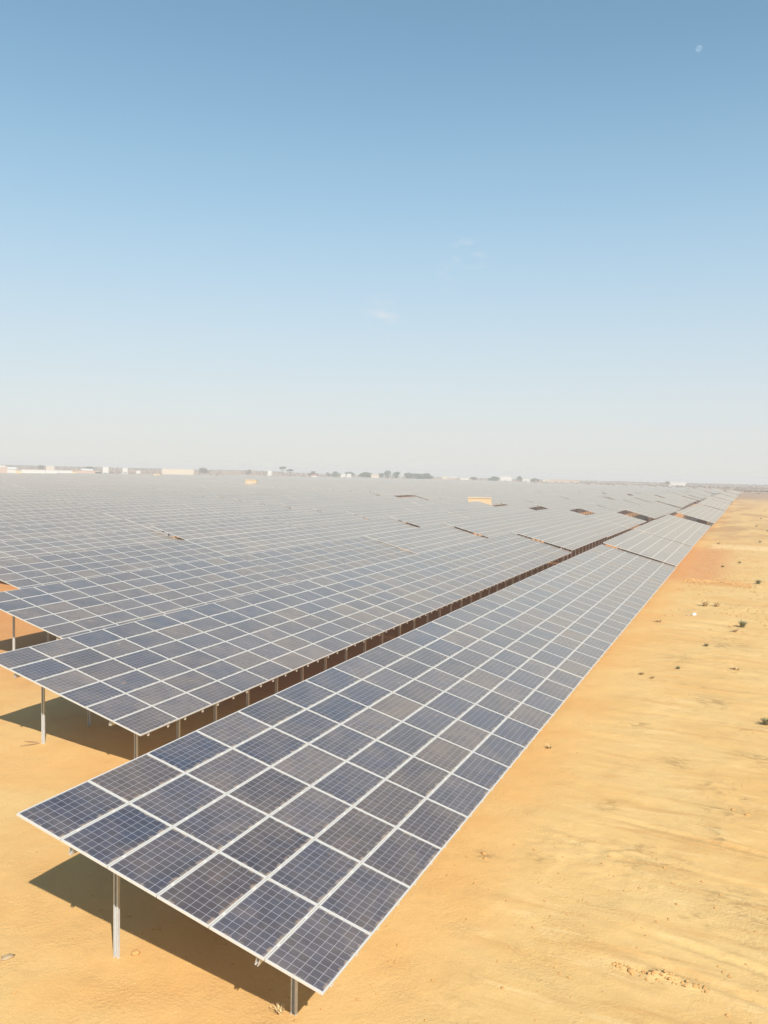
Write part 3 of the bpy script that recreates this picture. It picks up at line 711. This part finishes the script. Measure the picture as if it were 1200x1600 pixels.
# ------------------------------------------------------------------ small things on the sand
M_STONE = plain('stone', (.36, .26, .15), .9, 0, .2, 9.0)
M_CLOD = plain('clod', (.47, .255, .085), .95, 0, .2, 12.0)
def lump(name, mat, x, y, sx_, sy_, sz_, label, cat, seed, group=None, sink=.3):
    rr = random.Random(seed); V = []; F = []; nu, nv = 9, 6
    for j in range(1, nv):
        th = math.pi * j / nv
        for i in range(nu):
            ph = 2 * math.pi * (i + .5 * (j % 2)) / nu; q = 1 + rr.uniform(-.22, .22)
            V.append((math.sin(th) * math.cos(ph) * sx_ * q, math.sin(th) * math.sin(ph) * sy_ * q, math.cos(th) * sz_ * q))
    V += [(0, 0, sz_), (0, 0, -sz_)]
    for j in range(nv - 2):
        for i in range(nu):
            a_ = j * nu + i; b_ = j * nu + (i + 1) % nu; F.append((a_, a_ + nu, b_ + nu, b_))
    for i in range(nu): F.append((len(V) - 2, i, (i + 1) % nu)); F.append((len(V) - 1, (nv - 2) * nu + (i + 1) % nu, (nv - 2) * nu + i))
    g = MB(); g.poly(V, F); me_ = g.mesh(name, [mat]); me_.polygons.foreach_set('use_smooth', [True] * len(F))
    o = link(name, me_, None, (x, y, gz(x, y) + sz_ * (1 - 2 * sink)), (0, 0, rr.uniform(0, 6)))
    return tag(o, label, cat, group)
lump('stone', M_STONE, -6.42, .28, .115, .085, .035, 'flat grey-brown stone at the left edge of the foreground sand', 'stone', 1)
lump('stone', M_CLOD, -4.48, 1.34, .085, .07, .045, 'rounded stone right beside the tall front post', 'stone', 2)
lump('stone', M_CLOD, -6.05, -.28, .07, .05, .02, 'small flat stone below the grey-brown stone at left', 'stone', 3)
for i, (x, y, s, lab) in enumerate([
    (3.66, 4.68, .07, 'largest earth clod at the left end of the broken crust in the lower right sand'),
    (3.86, 4.70, .035, 'small earth clod second in the broken crust line'),
    (4.05, 4.72, .05, 'earth clod third in the broken crust line'),
    (4.12, 4.60, .04, 'small earth clod in front of the middle of the broken crust'),
    (4.22, 4.76, .04, 'earth clod in the middle of the broken crust line'),
    (4.32, 4.66, .035, 'small earth clod right of the middle of the broken crust'),
    (4.52, 4.68, .035, 'small earth clod near the right end of the broken crust'),
    (4.72, 4.64, .06, 'earth clod at the right end of the broken crust in the lower right sand'),
    (.02, 7.80, .07, 'reddish earth clod on the sand close to the low panel edge'),
    (.12, 7.58, .05, 'smaller clod just in front of the reddish one by the panel edge'),
    (1.76, 3.17, .04, 'small reddish clod alone on the smooth lower sand'),
    (5.15, 13.04, .06, 'small clod on the sand near the right picture edge'),
    (5.50, 12.80, .07, 'reddish clod closest to the right picture edge')]):
    lump('earth_clod', M_CLOD, x, y, s, s * .8, s * .5, lab, 'clod', 10 + i, 'earth clods on the sand', sink=.35)
t_ = lump('rubble', M_WHITE, 2.30, 44.6, .16, .10, .12, 'pale piece of rubble lying on the strip of sand', 'rubble', 40)
lump('rubble', M_STONE, 2.0, 44.5, .22, .08, .06, 'brown lump beside the pale rubble on the sand strip', 'rubble', 41)
g = MB(); N = 3800
for k in range(N):
    if k < 75: x = random.uniform(3.35, 5.0); y = random.gauss(4.68, .09)
    elif k < 500: x = random.uniform(-12, 7); y = random.uniform(-1.5, 9)
    elif random.random() < .45: x = random.uniform(.4, 5.5); y = random.gauss(62.5 - .15 * x, .8)
    elif random.random() < .5: x = random.uniform(.3, 6.5); y = random.uniform(56, 112)
    else:
        x = random.uniform(.4, 7); y = random.uniform(3, 56)
        if vnoise(x / 2.3 + 9, y / 2.9, 51) < random.uniform(-.15, .4): continue
    s = random.uniform(.010, .045) * (1 + (y > 40) * 1.3); z = gz(x, y)
    ring = [(x + math.cos(q * 1.571 + k) * s * random.uniform(.7, 1.3), y + math.sin(q * 1.571 + k) * s * random.uniform(.7, 1.3), z + s * .2) for q in range(4)]
    g.poly(ring + [(x, y, z + s * random.uniform(.5, 1.0))], [(4, q, (q + 1) % 4) for q in range(4)])
tag(link('crumbs', g.mesh('crumbs', [M_CLOD])), 'loose earth crumbs strewn over the strip of sand at right', 'crumbs', kind='stuff')

M_GRASS = leaf_mat('desert_weed', (.170, .165, .070), (.300, .250, .115)); M_STRAW = leaf_mat('straw', (.40, .27, .12), (.56, .40, .20))
def tuft(x, y, R_, H, n, mat, label):
    g = MB(); z = gz(x, y)
    for k in range(n):
        an = random.uniform(0, 6.28); l = random.uniform(.5, 1) ; r0 = R_ * .25 * random.random(); lean = R_ * random.uniform(.15, 1.0)
        c_, s_ = math.cos(an), math.sin(an); wd = .008 + .02 * R_
        p0 = Vector((c_ * r0, s_ * r0, -.02)); p1 = Vector((c_ * (r0 + lean * .4), s_ * (r0 + lean * .4), H * l * .65)); p2 = Vector((c_ * (r0 + lean), s_ * (r0 + lean), H * l))
        w_ = Vector((-s_, c_, 0)) * wd
        g.face([p0 - w_, p0 + w_, p1 + w_ * .8, p1 - w_ * .8]); g.face([p1 - w_ * .8, p1 + w_ * .8, p2])
        if random.random() < .7:
            q = p1.lerp(p2, random.random()); e = Vector((random.gauss(0, 1), random.gauss(0, 1), random.gauss(.4, .6))).normalized() * R_ * .28
            g.face([q, q + e * .5 + w_ * 1.4, q + e, q + e * .5 - w_ * 1.4])
    tag(link('weed_tuft', g.mesh('weed_tuft', [mat]), None, (x, y, z)), label, 'weed', 'weed tufts on the strip of sand')
tuft(5.07, 41.97, .36, .42, 120, M_GRASS, 'darkest green weed tuft on the right strip of sand')
tuft(3.47, 34.88, .17, .15, 70, M_GRASS, 'small green weed tuft below and left of the darkest one')
tuft(2.58, 28.96, .15, .14, 60, M_GRASS, 'small green weed tuft midway along the sand strip')
tuft(1.22, 27.21, .17, .15, 50, M_STRAW, 'dry straw tuft closest to the low panel edge')
tuft(1.73, 26.62, .16, .15, 40, M_STRAW, 'smaller dry tuft right of the straw tuft by the panels')
tuft(6.02, 63.52, .38, .34, 120, M_GRASS, 'green weed tuft on the reddish bank near the right edge')
tuft(2.73, 48.81, .42, .45, 60, M_STRAW, 'left one of two dry bushy tufts behind the pale rubble')
tuft(3.43, 49.20, .38, .40, 50, M_STRAW, 'right one of two dry bushy tufts behind the pale rubble')
tuft(4.75, 40.0, .28, .26, 50, M_STRAW, 'dry straw tuft just left of the darkest green weed')
tuft(6.05, 21.70, .26, .26, 110, M_GRASS, 'yellow-green weed cut by the right picture edge')
tuft(4.93, 29.93, .30, .14, 50, M_STRAW, 'flat straw patch on the sand left of the right edge')
tuft(.58, 41.08, .30, .20, 40, M_STRAW, 'dry tuft close to the panels level with the pale rubble')
tuft(-.25, 15.7, .14, .12, 40, M_STRAW, 'tiny dry tuft right at the low edge of the nearest row')
tuft(3.0, 75.2, .26, .20, 60, M_GRASS, 'small weed on the reddish ground beyond the bank')
tuft(4.4, 80.5, .28, .22, 60, M_GRASS, 'weed on the pale ground beyond the reddish bank')
tuft(1.6, 105.0, .4, .3, 60, M_STRAW, 'dry tuft near the pale berm of the service road')
for i, (x, y) in enumerate([(6.5, 112), (7.8, 140), (6.2, 155), (7.2, 190), (8.4, 228)]):
    tuft(x, y, .40, .28, 50, M_GRASS, '%s weed tuft counted from the pale berm towards the horizon' % ordinal(i + 1))
tuft(-1.32, 1.02, .16, .16, 26, M_STRAW, 'thin dry grass blades around the short front post')

# two sticks at the foot of a post of the second row
M_STICK = plain('dry_stick', (.30, .19, .10), .9)
for (x0, y0, x1, y1, lab) in ((-14.75, 9.0, -15.12, 8.82, 'upper one of two dry sticks at the foot of the second-row post'), (-14.62, 8.95, -14.88, 8.42, 'longer lower stick at the foot of the second-row post')):
    g = MB(); L = math.hypot(x1 - x0, y1 - y0); g.tube((0, 0, 0), (L * .55, .02, .02), .016, .013, 6); g.tube((L * .55, .02, .02), (L, -.01, .03), .013, .007, 6)
    tag(link('stick', g.mesh('stick', [M_STICK]), None, (x0, y0, gz(x0, y0) + .015), (0, 0, math.atan2(y1 - y0, x1 - x0))), lab, 'stick', 'dry sticks on the sand')

# ------------------------------------------------------------------ the moon, far outside the air near the ground
t = NT('moon'); P = t.n('ShaderNodeTexCoord').outputs['Object']
df = t.n('ShaderNodeBsdfDiffuse', {0: t.mix(t.ramp(t.noise(P, .02, 4.0), .4, .65), rgb(.030, .030, .034), rgb(.055, .055, .055))})
ad = t.n('ShaderNodeAddShader', {0: t.n('ShaderNodeBsdfTransparent').outputs[0], 1: df.outputs[0]}); t.t.links.new(ad.outputs[0], t.out.inputs[0])
import bmesh
bm = bmesh.new(); bmesh.ops.create_uvsphere(bm, u_segments=40, v_segments=24, radius=66.0); me = bpy.data.meshes.new('moon'); bm.to_mesh(me); bm.free()
me.polygons.foreach_set('use_smooth', [True] * len(me.polygons)); me.materials.append(t.mat)
md = ray(1092, 76); md = md / np.linalg.norm(md)
tag(link('moon', me, None, tuple(CAM + md * 22000)), 'pale daytime moon high in the blue sky at right', 'moon')

# ------------------------------------------------------------------ haze
lowest = float(GZ.min())
g = MB(); g.box((-9100, -1000, lowest - 1.5), (9100, 9100, 12.0))
t = NT('haze'); vol = t.n('ShaderNodeVolumePrincipled', {'Color': rgb(1.0, .955, .90), 'Density': .00092, 'Anisotropy': 0.0})
t.t.links.new(vol.outputs[0], t.out.inputs['Volume'])
hz = link('haze', g.mesh('haze', [t.mat])); tag(hz, 'thin dusty haze lying over the plain', 'haze', kind='stuff')
